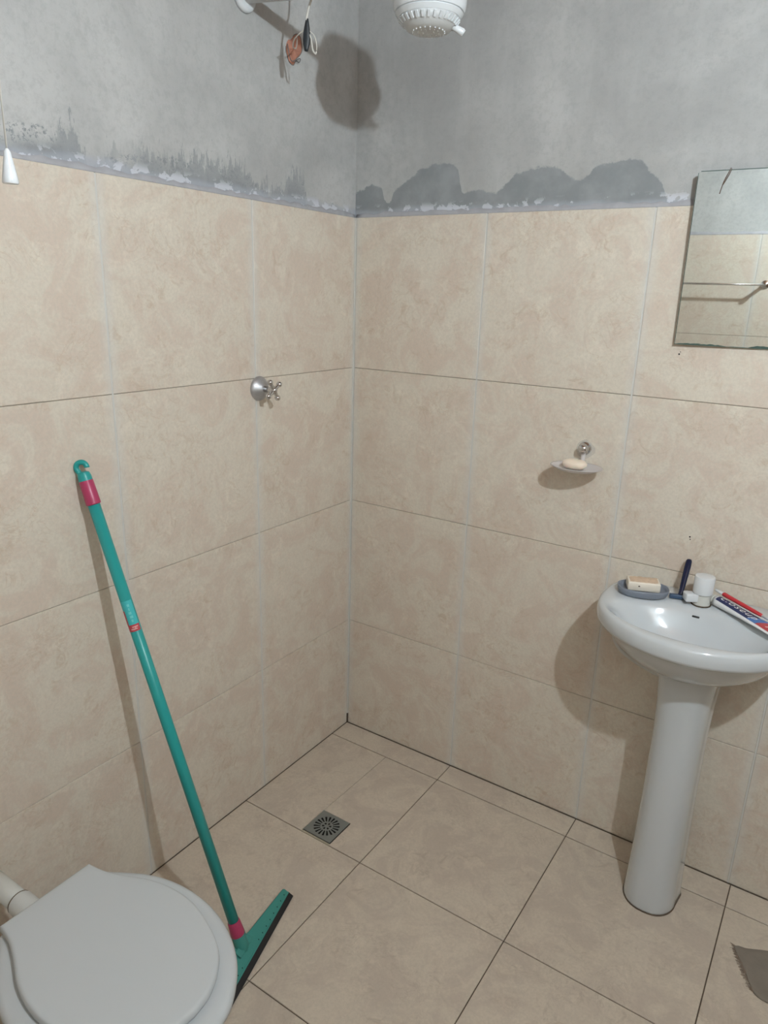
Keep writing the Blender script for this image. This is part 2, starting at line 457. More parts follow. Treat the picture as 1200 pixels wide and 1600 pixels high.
# corner grout and mortar bead on top of the tiling
for nm, g, par in (('corner_grout', box((-REC, -0.0045, 0.04), (0.0035, REC, ZT)), wall_back),
                   ('corner_joint', box((-REC, -0.004, -REC), (0.0015, REC, 0.04)), wall_back)):
    build(nm, g, M_GROUT_L if nm == 'corner_grout' else M_GROUT_D, par)
def bead(parent, p0, p1, n):
    p0, p1, n = Vector(p0), Vector(p1), Vector(n); L = (p1-p0).length; t = (p1-p0)/L
    rings = []; m = int(L/0.02)
    rnd = random.Random(3)
    for i in range(m+1):
        c = p0 + t*(L*i/m); h = 0.011 + rnd.uniform(-0.003, 0.005)
        k = rnd.uniform(0.0, 0.0012)
        rings.append([c - n*0.012, c - n*(0.0012+k), c - n*(0.0014+k) + Z*0.003, c - n*0.0050 + Z*h, c - n*0.012 + Z*(h+0.002)])
    return build('mortar_bead', tube_rings(rings), M_FILLET, parent, smooth=True)
bead(wall_left, (0, RY, ZT), (0, 0, ZT), X)
bead(wall_back, (0, 0, ZT), (RX, 0, ZT), -Y)
bead(wall_front, (0, RY, ZT), (RX, RY, ZT), Y)
bead(wall_right, (RX, RY, ZT), (RX, 0, ZT), -X)

# floor tiles
FX = [0.0010, 0.4482, 0.8982, 1.3480, 1.7980, RX-0.003]
FY = [-0.0025, -0.0946, -0.5446, -0.9946, -1.4446, -1.8946, RY+0.003]
G = 0.0028
DR = (0.2285, 0.3345, -0.5385, -0.4330)          # drain opening x0 x1 y0 y1
def floor_poly(poly):
    o = Vector((min(p[0] for p in poly), min(p[1] for p in poly), 0))
    c = 0.0008
    n = len(poly)
    area = sum(poly[i][0]*poly[(i+1) % n][1]-poly[(i+1) % n][0]*poly[i][1] for i in range(n))
    if area < 0: poly = poly[::-1]
    ins = []
    for i in range(n):
        p, a, b = Vector(poly[i]), Vector(poly[i-1]), Vector(poly[(i+1) % n])
        d1, d2 = (p-a).normalized(), (b-p).normalized()
        n1, n2 = Vector((-d1.y, d1.x)), Vector((-d2.y, d2.x))
        ins.append(p + (n1+n2)*c)
    V = [(p[0], p[1], -REC) for p in poly] + [(p[0], p[1], -c) for p in poly] + [(p[0], p[1], 0) for p in ins]
    F = [tuple(range(n))[::-1], tuple(range(2*n, 3*n))]
    for L in (0, n):
        for k in range(n): F.append((L+k, L+(k+1) % n, L+n+(k+1) % n, L+n+k))
    me = bpy.data.meshes.new('tile')
    me.from_pydata([tuple(Vector(v)-o) for v in V], [], F); me.materials.append(M_TF)
    bm = bmesh.new(); bm.from_mesh(me); bmesh.ops.recalc_face_normals(bm, faces=bm.faces); bm.to_mesh(me); bm.free()
    ob = bpy.data.objects.new('tile', me); COL.objects.link(ob); ob.parent = floor; ob.location = o
for i in range(len(FX)-1):
    for j in range(len(FY)-1):
        x0, x1 = FX[i]+G/2, FX[i+1]-G/2
        y1, y0 = FY[j]-G/2, FY[j+1]+G/2
        if j == 0: y0 += 0.0008
        if (i, j) == (0, 1):       # cut around the drain
            c0, c1 = 0.2330, 0.2345
            floor_poly([(x0, y0), (DR[0], y0), (DR[0], DR[3]), (c0-0.003, DR[3]), (c0+0.006, y1), (x0, y1)])
            floor_poly([(c1-0.003, DR[3]), (DR[1], DR[3]), (DR[1], y0), (x1, y0), (x1, y1), (c1+0.006, y1)])
        else:
            floor_poly([(x0, y0), (x1, y0), (x1, y1), (x0, y1)])

# ---------------------------------------------------------------- floor drain
dr = thing('floor_drain', (0.2815, -0.4855, 0), 'square grey metal drain grate with radial slots, set in the shower floor', 'drain')
def grate():
    cx, cy, z = 0.2815, -0.4855, 0.0004
    radii = [0.0001, 0.0070, 0.0145, 0.0195, 0.0400, 0.044]
    n = 72; hs = 0.0505
    V, F = [], []
    for r in radii:
        for k in range(n):
            a = 2*pi*k/n; V.append((cx+r*cos(a), cy+r*sin(a), z))
    for k in range(n):
        a = 2*pi*k/n; m_ = max(abs(cos(a)), abs(sin(a))); V.append((cx+hs*cos(a)/m_, cy+hs*sin(a)/m_, z))
    for i in range(len(radii)):
        for k in range(n):
            if i == 1 and (k % 12) in (2, 3, 4, 5, 6, 7): continue
            if i == 3 and (k % 4) in (1, 2): continue
            F.append((i*n+k, i*n+(k+1) % n, (i+1)*n+(k+1) % n, (i+1)*n+k))
    return V, F
o = build('grate', grate(), M_STEEL, dr)
md = o.modifiers.new('solid', 'SOLIDIFY'); md.thickness = 0.0009; md.offset = 0
build('drain_well', box((0.2300, -0.5370, -0.0027), (0.3330, -0.4345, -0.0022)), M_BLACK, dr)
build('bedding', join(box((0.2285, -0.5442, -0.0026), (0.3345, -0.5375, -0.0008)),), mat('drain_mortar', (0.40, 0.36, 0.27), 0.9, var=0.3, vscale=60), dr)

# ---------------------------------------------------------------- wash basin on pedestal
CX = 1.158
HALF = [(a, b*.945) for a, b in [(0, -.003), (.10, -.003), (.175, -.004), (.205, -.016), (.222, -.06), (.231, -.115), (.232, -.17), (.220, -.235), (.188, -.295), (.135, -.345), (.07, -.377), (0, -.388)]]
_r = [Vector((x, y, 0)) for x, y in HALF]
_full = _r + [Vector((-p.x, p.y, 0)) for p in _r[-2:0:-1]]
OUT = catmull(_full, 6, True)
NO = len(OUT)
def ring(z, s, cy=-.19, dy=0.0, inset=0.0, back=None):
    res = []
    for p in OUT:
        q = Vector((p.x*s, cy + (p.y-cy)*s + dy, 0))
        if inset:
            d = Vector((p.x, p.y-cy, 0)); q -= d.normalized()*inset
        if back is not None: q.y = min(q.y, back)
        res.append(Vector((CX+q.x, q.y, z)))
    return res
def oval(z, ax, ay, cy, e=1.0):
    """oval sampled at the same angles as the outline"""
    res = []
    for p in OUT:
        a = atan2((p.y+.19)/.19, p.x/.232)
        res.append(Vector((CX+ax*cos(a), cy+ay*sin(a), z)))
    return res
sink = thing('wash_basin', (CX, -0.15, 0.0), 'white ceramic wash basin on a tall pedestal against the far wall', 'sink')
BC = -0.221
rings = [ring(.672, .26, -.155), ring(.692, .36, -.16), ring(.708, .50, -.165), ring(.726, .655, -.17), ring(.748, .77, -.175), ring(.772, .855, -.18), ring(.790, .91), ring(.7955, .945),
         ring(.799, .985, back=-.003), ring(.806, .998, back=-.003), ring(.820, 1.0, back=-.003), ring(.832, .992, back=-.003), ring(.8385, .972, back=-.003), ring(.8405, .945, back=-.003),
         oval(.8403, .203, .126, -.208), oval(.8394, .197, .117, -.214), oval(.8370, .190, .109, -.219), oval(.8325, .182, .103, BC), oval(.8250, .173, .097, BC), oval(.810, .160, .089, BC), oval(.790, .140, .078, BC), oval(.765, .110, .062, BC), oval(.750, .073, .042, BC), oval(.744, .035, .024, BC), oval(.7430, .018, .016, BC)]
# flatten the back shelf: keep back part of the inner deck level
build('basin', tube_rings(rings), M_PORC, sink, smooth=True)
build('drain_plug', lathe((CX, BC, .7435), Z, [(0, .017), (.002, .017), (.003, .012), (.003, 0)], 24), M_CHROME, sink, smooth=True)
build('overflow_hole', obox((CX-.002, BC+.0945, .8205), (.0085, 0, 0), (0, .002, -.0004), (0, .0006, .0022)), M_PORC_D, sink, bevel=.001)

def ped_ring(z, wd, yf, yb, cx=1.166):
    res = []; n = 40
    for k in range(n):
        a = 2*pi*k/n
        s, c = sin(a), cos(a)
        if s < 0:      # front: round
            x = wd*math.copysign(abs(c)**0.86, c); y = (yf + wd*1.05) + wd*1.05*s
        else:          # back: squarer
            x = wd*math.copysign(abs(c)**0.42, c)*(1+0.24*abs(s)**.8); y = (yf + wd*1.05) + (yb-yf-wd*1.05)*abs(s)**0.42
        res.append(Vector((cx+x, y, z)))
    return res
ped = [ped_ring(0.0, .066, -.243, -.105), ped_ring(.006, .0675, -.244, -.104), ped_ring(.03, .066, -.242, -.106), ped_ring(.15, .063, -.233, -.108), ped_ring(.35, .0605, -.222, -.108), ped_ring(.52, .0610, -.217, -.106),
       ped_ring(.60, .0640, -.219, -.102), ped_ring(.66, .0690, -.224, -.096), ped_ring(.705, .0765, -.232, -.090), ped_ring(.735, .084, -.238, -.085), ped_ring(.740, .083, -.237, -.085)]
build('pedestal', tube_rings(ped), M_PORC, sink, smooth=True)
build('pedestal_seal', tube_rings([ped_ring(0.0002, .0690, -.2465, -.103), ped_ring(.0022, .0682, -.2455, -.103)]), M_GROUT_D, sink)
hp = catmull([(1.02, -.012, .78), (.965, -.035, .735), (.946, -.048, .69), (.966, -.052, .645), (1.02, -.058, .618), (1.09, -.078, .612), (1.15, -.11, .645)], 8)
build('supply_hose', tube(hp, .0058, 10), M_HOSE, sink, smooth=True, label='white flexible supply hose')

# tap
tap = thing('basin_tap', (1.160, -.083, .8385), 'stubby white plastic tap on the back of the basin', 'tap')
TP = Vector((1.1565, -.083, .8400))
build('tap_body', lathe(TP, Z, [(0, .0205), (.003, .0215), (.006, .0205), (.027, .0205), (.029, .018), (.032, .016), (.034, .010)], 36), M_IVORY, tap, auto=35)
build('tap_handle', lathe(TP+Z*.0295, Z, [(0, .0220), (.002, .0235), (.0435, .0243), (.0460, .0230), (.0468, .0200), (.0470, .0001)], 40), M_WHITE, tap, auto=35)
sd = Vector((-.86, -.50, 0)).normalized(); sn = Vector((-sd.y, sd.x, 0))
build('tap_spout', obox(TP+sd*.027+Z*.019, sd*.0165, sn*.0145, Z*.0105), M_WHITE, tap, bevel=.003)
build('base_ring', lathe(TP, Z, [(-.0005, .0240), (.0012, .0245), (.0016, .020)], 32), mat('tap_grime', (.10, .075, .05), .9), tap)

# blue grey soap dish with soap block
DS = Vector((1.018, -.108, .8405))
u1 = Vector((.93, .36, 0)).normalized(); v1 = Vector((-u1.y, u1.x, 0))
def dish_ring(z, sc, a=.064, b=.042):
    return [DS + u1*(a*sc*math.copysign(abs(cos(t))**.8, cos(t))) + v1*(b*sc*math.copysign(abs(sin(t))**.8, sin(t))) + Z*z for t in [2*pi*k/40 for k in range(40)]]
d2 = thing('soap_dish', DS, 'blue-grey oval plastic soap dish on the left of the basin', 'soap dish')
build('dish', tube_rings([dish_ring(.0, .88), dish_ring(.003, .93), dish_ring(.012, .99), dish_ring(.0195, 1.0), dish_ring(.0205, .965), dish_ring(.012, .93), dish_ring(.008, .80), dish_ring(.0075, .3)]), M_BLUEG, d2, smooth=True)
build('rim_groove', tube_rings([dish_ring(.0090, .965), dish_ring(.0105, .985), dish_ring(.0115, .972)], caps=False), M_BLUEG, d2, smooth=True)
SB = DS + Z*.0235 + v1*.006
s2 = thing('soap_bar', SB - Z*.0125, 'rectangular cream soap bar with worn tan top, in the blue-grey dish', 'soap')
build('soap_body', obox(SB, u1*.040, v1*.024, Z*.012), M_SOAPW, s2, bevel=.003)
rg = []
for i in range(7):
    for j in range(5):
        pass
V, F = [], []
n1, n2 = 14, 8
rr = random.Random(5)
for i in range(n1+1):
    for j in range(n2+1):
        a, b = i/n1*2-1, j/n2*2-1
        h = .0125 + .0022*(1-a*a)*(1-b*b) + rr.uniform(-.0008, .0012)*(abs(a) < .99 and abs(b) < .99)
        if abs(abs(a)-1) < .01 or abs(abs(b)-1) < .01: h = .0112
        V.append(SB + u1*(.0375*a) + v1*(.022*b) + Z*h)
for i in range(n1):
    for j in range(n2): F.append((i*(n2+1)+j, (i+1)*(n2+1)+j, (i+1)*(n2+1)+j+1, i*(n2+1)+j+1))
build('worn_top', (V, F), M_SOAPO, s2, smooth=True, label='tan crumbly top face')
build('soap_mark', ellipsoid(SB - v1*.0240 - u1*.0125 + Z*.002, u1*.0025, v1*.0006, Z*.002, 12, 6), mat('dark_spot', (.12, .09, .07), .8), s2, smooth=True)

# razor leaning on the wall
rb, rt = Vector((1.106, -.086, .8485)), Vector((1.1035, -.012, .934))
rz = thing('razor', rb - Z*.006, 'navy disposable razor standing upright beside the tap, leaning on the wall', 'razor')
ra = (rt-rb).normalized(); rs = X
rn = ra.cross(rs).normalized()
prof = [(0, .0060), (.01, .0058), (.03, .0066), (.06, .0074), (.085, .0080), (.100, .0074), (.1045, .0052), (.1060, .001)]
build('razor_handle', tube_rings([[rb + ra*s + rs*(r*cos(t)) + rn*(r*.62*sin(t)) for t in [2*pi*k/20 for k in range(20)]] for s, r in prof]), M_NAVY, rz, smooth=True)
hd = Vector((.93, .30, 0)).normalized(); hn = Vector((-hd.y, hd.x, 0))
build('razor_head', obox(rb - Z*.0012 - hd*.003, hd*.0225, hn*.0070, Z*.0052), M_NAVY2, rz, bevel=.002)
build('razor_blade', join(obox(rb - Z*.0012 - hn*.0052 - hd*.003, hd*.0195, hn*.0009, Z*.0012), obox(rb + Z*.0024 - hn*.0040 - hd*.003, hd*.0195, hn*.0009, Z*.0008)), M_CHROME, rz)
build('razor_guard', obox(rb - Z*.0045 - hd*.003 - hn*.002, hd*.022, hn*.0040, Z*.0012), M_NAVY, rz, bevel=.0008)

# toothpaste tube
T0 = Vector((1.190, -.072, .0)); T1 = Vector((1.362, -.190, .0))
td = (T1-T0).normalized(); tl = (T1-T0).length; tn = Vector((-td.y, td.x, 0))
ZS = .8405
def tube_section(u):      # half width, half height, centre height at distance u (metres) from the shoulder
    f = max(0.0, min(1.0, u/tl))
    hw = .0150 + (.0255-.0150)*min(1, f*1.15)
    hh = .0125*(1-f)**.8 + .0007
    return hw, hh, ZS + hh + .0006 + .004*f
def tube_pt(u, t):        # t in -1..1 across the top face
    hw, hh, zc = tube_section(u)
    return T0 + td*u + tn*(hw*t) + Z*(zc + hh*sqrt(max(0, 1-t*t)))
tp = thing('toothpaste_tube', T0 + Z*ZS, 'squeezed toothpaste tube, navy, blue and red on white, lying right of the tap', 'toothpaste')
rings = []
for i in range(25):
    u = tl*i/24; hw, hh, zc = tube_section(u)
    rings.append([T0 + td*u + tn*(hw*cos(a)) + Z*(zc + hh*sin(a)) for a in [2*pi*k/32 for k in range(32)]])
build('tube_body', tube_rings(rings), M_TUBEW, tp, smooth=True)
hw, hh, zc = tube_section(0)
cc = T0 + Z*zc
build('tube_cap', lathe(cc - td*.019, td, [(0, .0095), (.001, .0108), (.013, .0125), (.014, .0115), (.0190, .0138), (.0195, .010)], 28), M_IVORY, tp, auto=35)
def panel(name, u0, u1_, t0, t1, m, slant=0.0, off=.0004, nu=24, nt_=8, wave=0.0):
    V, F = [], []
    for i in range(nu+1):
        for j in range(nt_+1):
            t = t0 + (t1-t0)*j/nt_
            u = u0 + (u1_-u0)*i/nu + slant*(t-t0)
            V.append(tube_pt(u, t) + Z*off)
    for i in range(nu):
        for j in range(nt_): F.append((i*(nt_+1)+j, (i+1)*(nt_+1)+j, (i+1)*(nt_+1)+j+1, i*(nt_+1)+j+1))
    return build(name, (V, F), m, tp, smooth=True)
panel('navy_panel', .006, .118, -.80, .80, M_TUBEN, 0, .0004)
panel('blue_swoosh', .104, .134, -.80, .80, M_TUBEB, .012, .0006)
panel('pale_swoosh', .110, .114, -.45, .55, mat('tube_pale_blue', (.25, .42, .70), .3), .016, .0008)
panel('red_panel', .130, .196, -.80, .80, M_TUBER, .010, .0008)
def text_on_tube(s, u0, tc, size, m, name, shear=0.25, bold=.0, squash=1.0):
    cu = bpy.data.curves.new(name, 'FONT'); cu.body = s; cu.size = 1.0; cu.shear = shear; cu.resolution_u = 3; cu.space_character = 1.12; cu.offset = bold
    ob = bpy.data.objects.new(name, cu); COL.objects.link(ob)
    bpy.context.view_layer.update()
    me = bpy.data.meshes.new_from_object(ob)
    bpy.data.objects.remove(ob)
    V = []
    for v in me.vertices:
        u = u0 + v.co.x*size*squash
        hw = tube_section(u)[0]
        t = tc + v.co.y*size/hw
        V.append(tube_pt(u, max(-.95, min(.95, t))) + Z*.0013)
    F = [tuple(p.vertices) for p in me.polygons]
    return build(name, (V, F), m, tp)
text_on_tube('closeup', .012, -.40, .0225, M_TUBEW, 'tube_lettering', .3, .004, 1.42)
text_on_tube('10', .146, -.4, .026, M_TUBEP, 'tube_number', .4, .02, 1.1)

# toothbrush lying on the tube
b0 = T0 + td*.000 + tn*.012; b1 = T0 + td*.180 + tn*.020
bs = lambda s: (b0.lerp(b1, s))
def top_at(s):
    u = (bs(s)-T0).dot(td); t = (bs(s)-T0).dot(tn)/tube_section(max(0, min(tl, u)))[0]
    hw, hh, zc = tube_section(max(0, min(tl, u)))
    return zc + hh*sqrt(max(0.0, 1-min(1, t*t)))
za, zb = ZS+.0330, ZS+.0175
tb = thing('toothbrush', Vector((b0.x, b0.y, za)), 'toothbrush with a red handle and white ends, lying along the toothpaste tube', 'toothbrush')
bd = (Vector((b1.x, b1.y, zb))-Vector((b0.x, b0.y, za))); bl = bd.length; bd.normalize(); B0 = Vector((b0.x, b0.y, za))
def brush_seg(prof):
    a, b, _ = frame(bd)
    return tube_rings([[B0 + bd*s + a*(w_*cos(t)) + b*(h_*sin(t)) for t in [2*pi*k/20 for k in range(20)]] for s, w_, h_ in prof])
build('grip', brush_seg([(.004, .0035, .003), (.008, .0068, .0055), (.020, .0058, .005), (.06, .0060, .0048), (.105, .0058, .0045), (.117, .0048, .004), (.119, .003, .003)]), M_RED, tb, smooth=True)
build('neck', brush_seg([(.117, .0030, .0028), (.15, .0028, .0026), (.17, .005, .003), (.19, .005, .003), (.194, .002, .002)]), M_WHITE, tb, smooth=True)
build('tail', brush_seg([(-.020, .001, .001), (-.018, .0042, .003), (-.004, .0050, .004), (.005, .0046, .004)]), M_WHITE, tb, smooth=True)
a_, b_, _ = frame(bd)
V = []
build('bristles', join(*[tube([B0 + bd*(.171+.0028*i) + a_*(.0028*j) - Z*0 + Z*.002, B0 + bd*(.171+.0028*i) + a_*(.0028*j) + Z*.012], .0011, 6) for i in range(7) for j in (-1, 0, 1)]), M_TUBEW, tb)

# ---------------------------------------------------------------- mirror
yw, ti = .040, .0232
mn = Vector((sin(yw), -cos(yw)*cos(ti), -sin(ti))).normalized()
mr = Vector((cos(yw), sin(yw), 0)); mu = mr.cross(mn); mu = mu if mu.z > 0 else -mu
mu.normalize()
MB = Vector((.9865, -.0128, 1.4675)); MW, MH, MT = .235, .389, .003
mir = thing('wall_mirror', MB + mr*MW/2, 'frameless rectangular mirror leaning on the wall above the basin', 'mirror')
mpt = lambda a, b, d=0.0: MB + mr*a + mu*b + mn*d
V = [mpt(a, b, d) for d in (-MT, 0) for a, b in ((0, 0), (MW, 0), (MW, MH), (.006, MH), (0, MH-.004))]
F = [(4,3,2,1,0), (5,6,7,8,9)] + [(i, (i+1) % 5, (i+1) % 5+5, i+5) for i in range(5)]
o = build('mirror_glass', (V, F), [M_MIR, M_GEDGE], mir)
for p in o.data.polygons:
    p.material_index = 0 if p.normal.dot(mn) > .9 else 1
rnd = random.Random(11)
def worn(a0, a1, hmax, name='worn_edge'):
    n = max(6, int((a1-a0)/.006)); top = []; bot = []
    for i in range(n+1):
        a = a0 + (a1-a0)*i/n
        e = min(1, 4*min(i, n-i)/n)
        h = .0016 + (hmax*(.45+.55*rnd.random()))*e
        top.append(mpt(a, h, .0005)); bot.append(mpt(a, .0002, .0005))
    V = bot + top; F = [(i, i+1, n+1+i+1, n+1+i) for i in range(n)]
    return build(name, (V, F), M_GEDGE, mir)
worn(.0, .118, .0036); worn(.118, .165, .0006); worn(.165, MW, .0065)
V = [mpt(0.0003, .0, .0005), mpt(.0016, .0, .0005), mpt(.0014, MH-.004, .0005), mpt(.0003, MH-.004, .0005)]
build('side_edge', (V, [(0,1,2,3)]), M_GEDGE, mir)
V = [mpt(0.006, MH-.0016, .0005), mpt(MW, MH-.0016, .0005), mpt(MW, MH, .0005), mpt(.006, MH, .0005)]
build('top_edge', (V, [(0,1,2,3)]), M_GEDGE, mir)
wx = .066
build('hanging_wire', join(tube(catmull([mpt(wx+.002, MH+.004, -.006), mpt(wx+.001, MH+.002, -.002), mpt(wx, MH-.003, .002), mpt(wx-.007, MH-.020, .002), mpt(wx-.010, MH-.030, .0018), mpt(wx-.014, MH-.050, .0015)], 5), .0008, 6),
      tube(catmull([mpt(wx+.004, MH+.002, -.001), mpt(wx+.002, MH-.006, .002), mpt(wx-.004, MH-.020, .0025), mpt(wx-.010, MH-.032, .0022)], 5), .0007, 6)), mat('rusty_wire', (.13, .085, .06), .7), mir, smooth=True)

# towel rail seen in the mirror, on the wall behind the camera
tr = thing('towel_rail', (.86, RY, 1.567), 'thin chrome towel rail on the opposite wall, seen in the mirror', 'towel rail')
build('rail', tube([(.575, -1.935, 1.567), (1.098, -1.935, 1.567)], .0045, 12), M_CHROME, tr, smooth=True)
for xx in (.58, 1.093):
    o = build('rail_bracket', join(lathe((xx, RY, 1.567), Y, [(0, .019), (.004, .019), (.007, .013), (.010, .008), (.045, .0075), (.049, .0100), (.062, .0100), (.066, .004)], 24)), M_CHROME, tr, auto=40)

# ---------------------------------------------------------------- clear soap dish on the tiles
KN = Vector((.7925, 0, 1.1765)); DC = Vector((.7915, -.0585, 1.1330))
sd3 = thing('wall_soap_dish', KN, 'clear oval soap dish hanging from a knob on the tiles of the far wall', 'soap dish')
def oring(z, sx, sy):
    return [DC + X*(.0700*sx*cos(t)) + Y*(.0545*sy*sin(t)) + Z*z for t in [2*pi*k/48 for k in range(48)]]
build('dish', tube_rings([oring(-.010, .55, .55), oring(-.0085, .72, .72), oring(0, .97, .97), oring(.0015, 1.0, 1.0), oring(.003, 1.0, 1.0), oring(.002, .95, .95), oring(-.006, .70, .70), oring(-.0078, .5, .5)]), M_CLEAR, sd3, smooth=True)
build('dish_arm', tube(catmull([DC+Vector((.002, .040, .001)), DC+Vector((.001, .046, .012)), KN+Vector((.0, -.012, -.016)), KN+Vector((0, -.010, 0))], 6), [.006]*19, 12), M_CLEAR, sd3, smooth=True)
build('knob', join(lathe(KN, -Y, [(0, .0175), (.003, .0180), (.006, .0160), (.010, .0095), (.016, .0095), (.019, .0122), (.025, .0130), (.029, .0108), (.031, .0060), (.0315, .0001)], 28)), M_CHROME, sd3, smooth=True, label='chrome round knob')
build('suction_pad', tube_rings([[KN + X*(.026*s*cos(t)*(1+.08*cos(3*t))) + Z*(.025*s*sin(t)*(1+.08*cos(4*t))-.004) - Y*d for t in [2*pi*k/40 for k in range(40)]] for s, d in ((.98, .0002), (1.0, .0008), (.9, .0018), (.4, .0028))]), M_CLEAR2, sd3, smooth=True)
so = DC + Vector((-.004, -.004, -.0055+.0140))
s4 = thing('bath_soap', so - Z*.011, 'rounded cream soap bar in the clear wall dish', 'soap')
build('soap_body', ellipsoid(so, X*.0330, Y*.0215, Z*.0135, 32, 16, .82), M_SOAP, s4, smooth=True)

# ---------------------------------------------------------------- shower valve on the left wall
VC = Vector((0, -.4450, 1.3030))
va = thing('shower_valve', VC, 'chrome cross-handle shower valve with round plate on the left wall', 'valve')
build('cover_plate', lathe(VC, X, [(0, .0335), (.002, .0340), (.006, .0325), (.012, .0270), (.018, .0180), (.022, .0120), (.023, .0100)], 40), M_DULL, va, smooth=True, label='dull worn chrome plate')
build('stem', lathe(VC, X, [(.020, .0085), (.040, .0078), (.048, .0095), (.056, .0095), (.060, .006)], 24), M_CHROME, va, smooth=True)
vh = VC + X*.056
build('hub', ellipsoid(vh, X*.0100, Y*.0095, Z*.0095, 24, 12), M_CHROME, va, smooth=True)
for k in range(4):
    an = radians(33 + 90*k)
    dv = Y*cos(an) + Z*sin(an)
    build('handle_arm', join(tube([vh, vh+dv*.012, vh+dv*.019, vh+dv*.024], [.0066, .0056, .0048, .0052], 14), ellipsoid(vh+dv*.0265, X*.0082, Y*.0082, Z*.0082, 16, 10)), M_CHROME, va, smooth=True)

# ---------------------------------------------------------------- electric shower
SX, SY, SZ = .512, -.462, 2.080
sh = thing('electric_shower', (SX, SY, SZ), 'white electric shower head hanging on its pipe in the corner', 'shower')
prof = [(a*.76 if a > .07 else a, b) for a, b in [(.000, .0001), (.0005, .0380), (.004, .0470), (.012, .0560), (.020, .0640), (.028, .0700), (.0285, .0680), (.0300, .0680), (.0305, .0712), (.036, .0738), (.046, .0755), (.058, .0758), (.066, .0742), (.0663, .0725), (.0678, .0725), (.0681, .0738), (.075, .0728), (.090, .0705), (.115, .0680), (.150, .0640), (.175, .0580), (.192, .0460), (.202, .0300), (.206, .0140)]]
build('shower_body', lathe((SX, SY, SZ+.006), Z, [(a, b) for a, b in prof if a >= .020] , 56), M_WHITE, sh, auto=50)
build('spray_plate', lathe((SX, SY, SZ+.006), Z, [(-.004, .0001), (-.0035, .030), (0.0, .044), (.010, .0540), (.021, .0642)], 56), mat('spray_plate_grey', (.55, .56, .56), .35), sh, smooth=True)
def slots():
    gs = []
    for k in range(30):
        a = 2*pi*k/30
        d = Vector((cos(a), sin(a), 0)); t = Vector((-d.y, d.x, 0))
        gs.append(obox(Vector((SX, SY, SZ+.0195)) + d*.0582, t*.0026, (d*.0045 + Z*.0045), (d-Z).normalized()*.0022))
    return join(*gs)
build('spray_slots', slots(), M_WHITE, sh)
gs = [lathe(Vector((SX, SY, SZ+.0035)) + Vector((cos(2*pi*k/m), sin(2*pi*k/m), 0))*r, -Z, [(0, .0016), (.0022, .0012), (.0024, .0001)], 8) for m, r in ((8, .012), (14, .022), (20, .033)) for k in range(m)]
build('nozzles', join(*gs), M_WHITE, sh, kind='stuff')
ld = Vector((R.x, R.y, 0)).normalized()
build('selector_lever', tube([Vector((SX, SY, SZ+.016)) + ld*.044 , Vector((SX, SY, SZ+.012)) + ld*.056, Vector((SX, SY, SZ+.005)) + ld*.070, Vector((SX, SY, SZ+.003)) + ld*.073], [.0055, .0062, .0075, .0060], 16), M_WHITE, sh, smooth=True)
AZ = 2.231; AB = Vector((1, .015, -.105)).normalized(); AF = Vector((0, SY, AZ))
build('inlet_elbow', tube([AF+AB*(SX-.085), AF+AB*(SX-.030)], .0185, 20), M_WHITE, sh, smooth=True)
ar = thing('water_pipe', (0, SY, AZ), 'white plastic pipe from the left wall to the electric shower', 'pipe')
build('arm_pipe', tube([AF+AB*.004, AF+AB*(SX-.080)], .0150, 24), mat('arm_plastic', (.62, .60, .57), .35), ar, smooth=True)
build('wall_flange', lathe((-.0072, SY, AZ), X, [(0, .0335), (.007, .0335), (.012, .0310), (.014, .0240), (.0145, .0150)], 40), M_WHITE, ar, smooth=True)

# wires hanging in the corner, bare brick hole
bh = Vector((-PB, -.281, 2.168))
hole = thing('wire_hole', bh, 'chiselled hole showing red brick in the left wall below the shower pipe', 'wall hole')
rh = random.Random(4)
outl = [(-.020, .004), (-.017, .016), (-.010, .020), (-.004, .032), (.004, .038), (.013, .034), (.019, .020), (.022, .004), (.017, -.010), (.010, -.020), (.006, -.036), (-.006, -.033), (-.013, -.022), (-.019, -.010)]
P = [Vector((0, a*1.45+b*.25, b)) for a, b in outl]
P = catmull(P, 3, True)
V = [bh + p + Vector((.0002, 0, 0)) for p in P] + [bh + p*.84 + Vector((.0016+rh.uniform(0, .001), 0, 0)) for p in P] + [bh + p*.5 + Vector((.0012+rh.uniform(0, .0022), 0, 0)) for p in P] + [bh + Vector((.002, 0, 0))]
n = len(P)
F = [(i, (i+1) % n, n+(i+1) % n, n+i) for i in range(n)] + [(n+i, n+(i+1) % n, 2*n+(i+1) % n, 2*n+i) for i in range(n)] + [(2*n+i, 2*n+(i+1) % n, 3*n) for i in range(n)]
build('bare_brick', (V, F), M_BRICK, hole)
rim = tube([bh + p*1.02 + Vector((.0005, 0, 0)) for p in P[8:]], .0010, 6)
build('broken_rim', rim, mat('broken_edge', (.20, .19, .18), .9), hole)
tt, tb_ = Vector((.165, -.433, 2.168)), Vector((.165, -.436, 2.103))
wr = thing('shower_wires', tt, 'white shower wires joined with black tape, hanging by the red brick hole', 'wires')
rt_ = Vector((R.x, R.y, 0)).normalized(); rq = Vector((D.x, D.y, 0)).normalized()
tw = [(0, .0028), (.008, .0046), (.018, .0066), (.030, .0082), (.042, .0086), (.052, .0078), (.060, .0056), (.066, .0040)]
build('tape_joint', tube_rings([[tt - Z*s + rt_*(w_*cos(a) - s*.03) + rq*(.0035*sin(a)) for a in [2*pi*k/16 for k in range(16)]] for s, w_ in tw]), M_TAPE, wr, smooth=True)
build('feed_wire', tube(catmull([(.215, -.435, 2.29), (.19, -.425, 2.235), (.172, -.430, 2.200), (.166, -.434, 2.175), (.165, -.434, 2.164)], 8), .0026, 10), M_WIRE, wr, smooth=True)
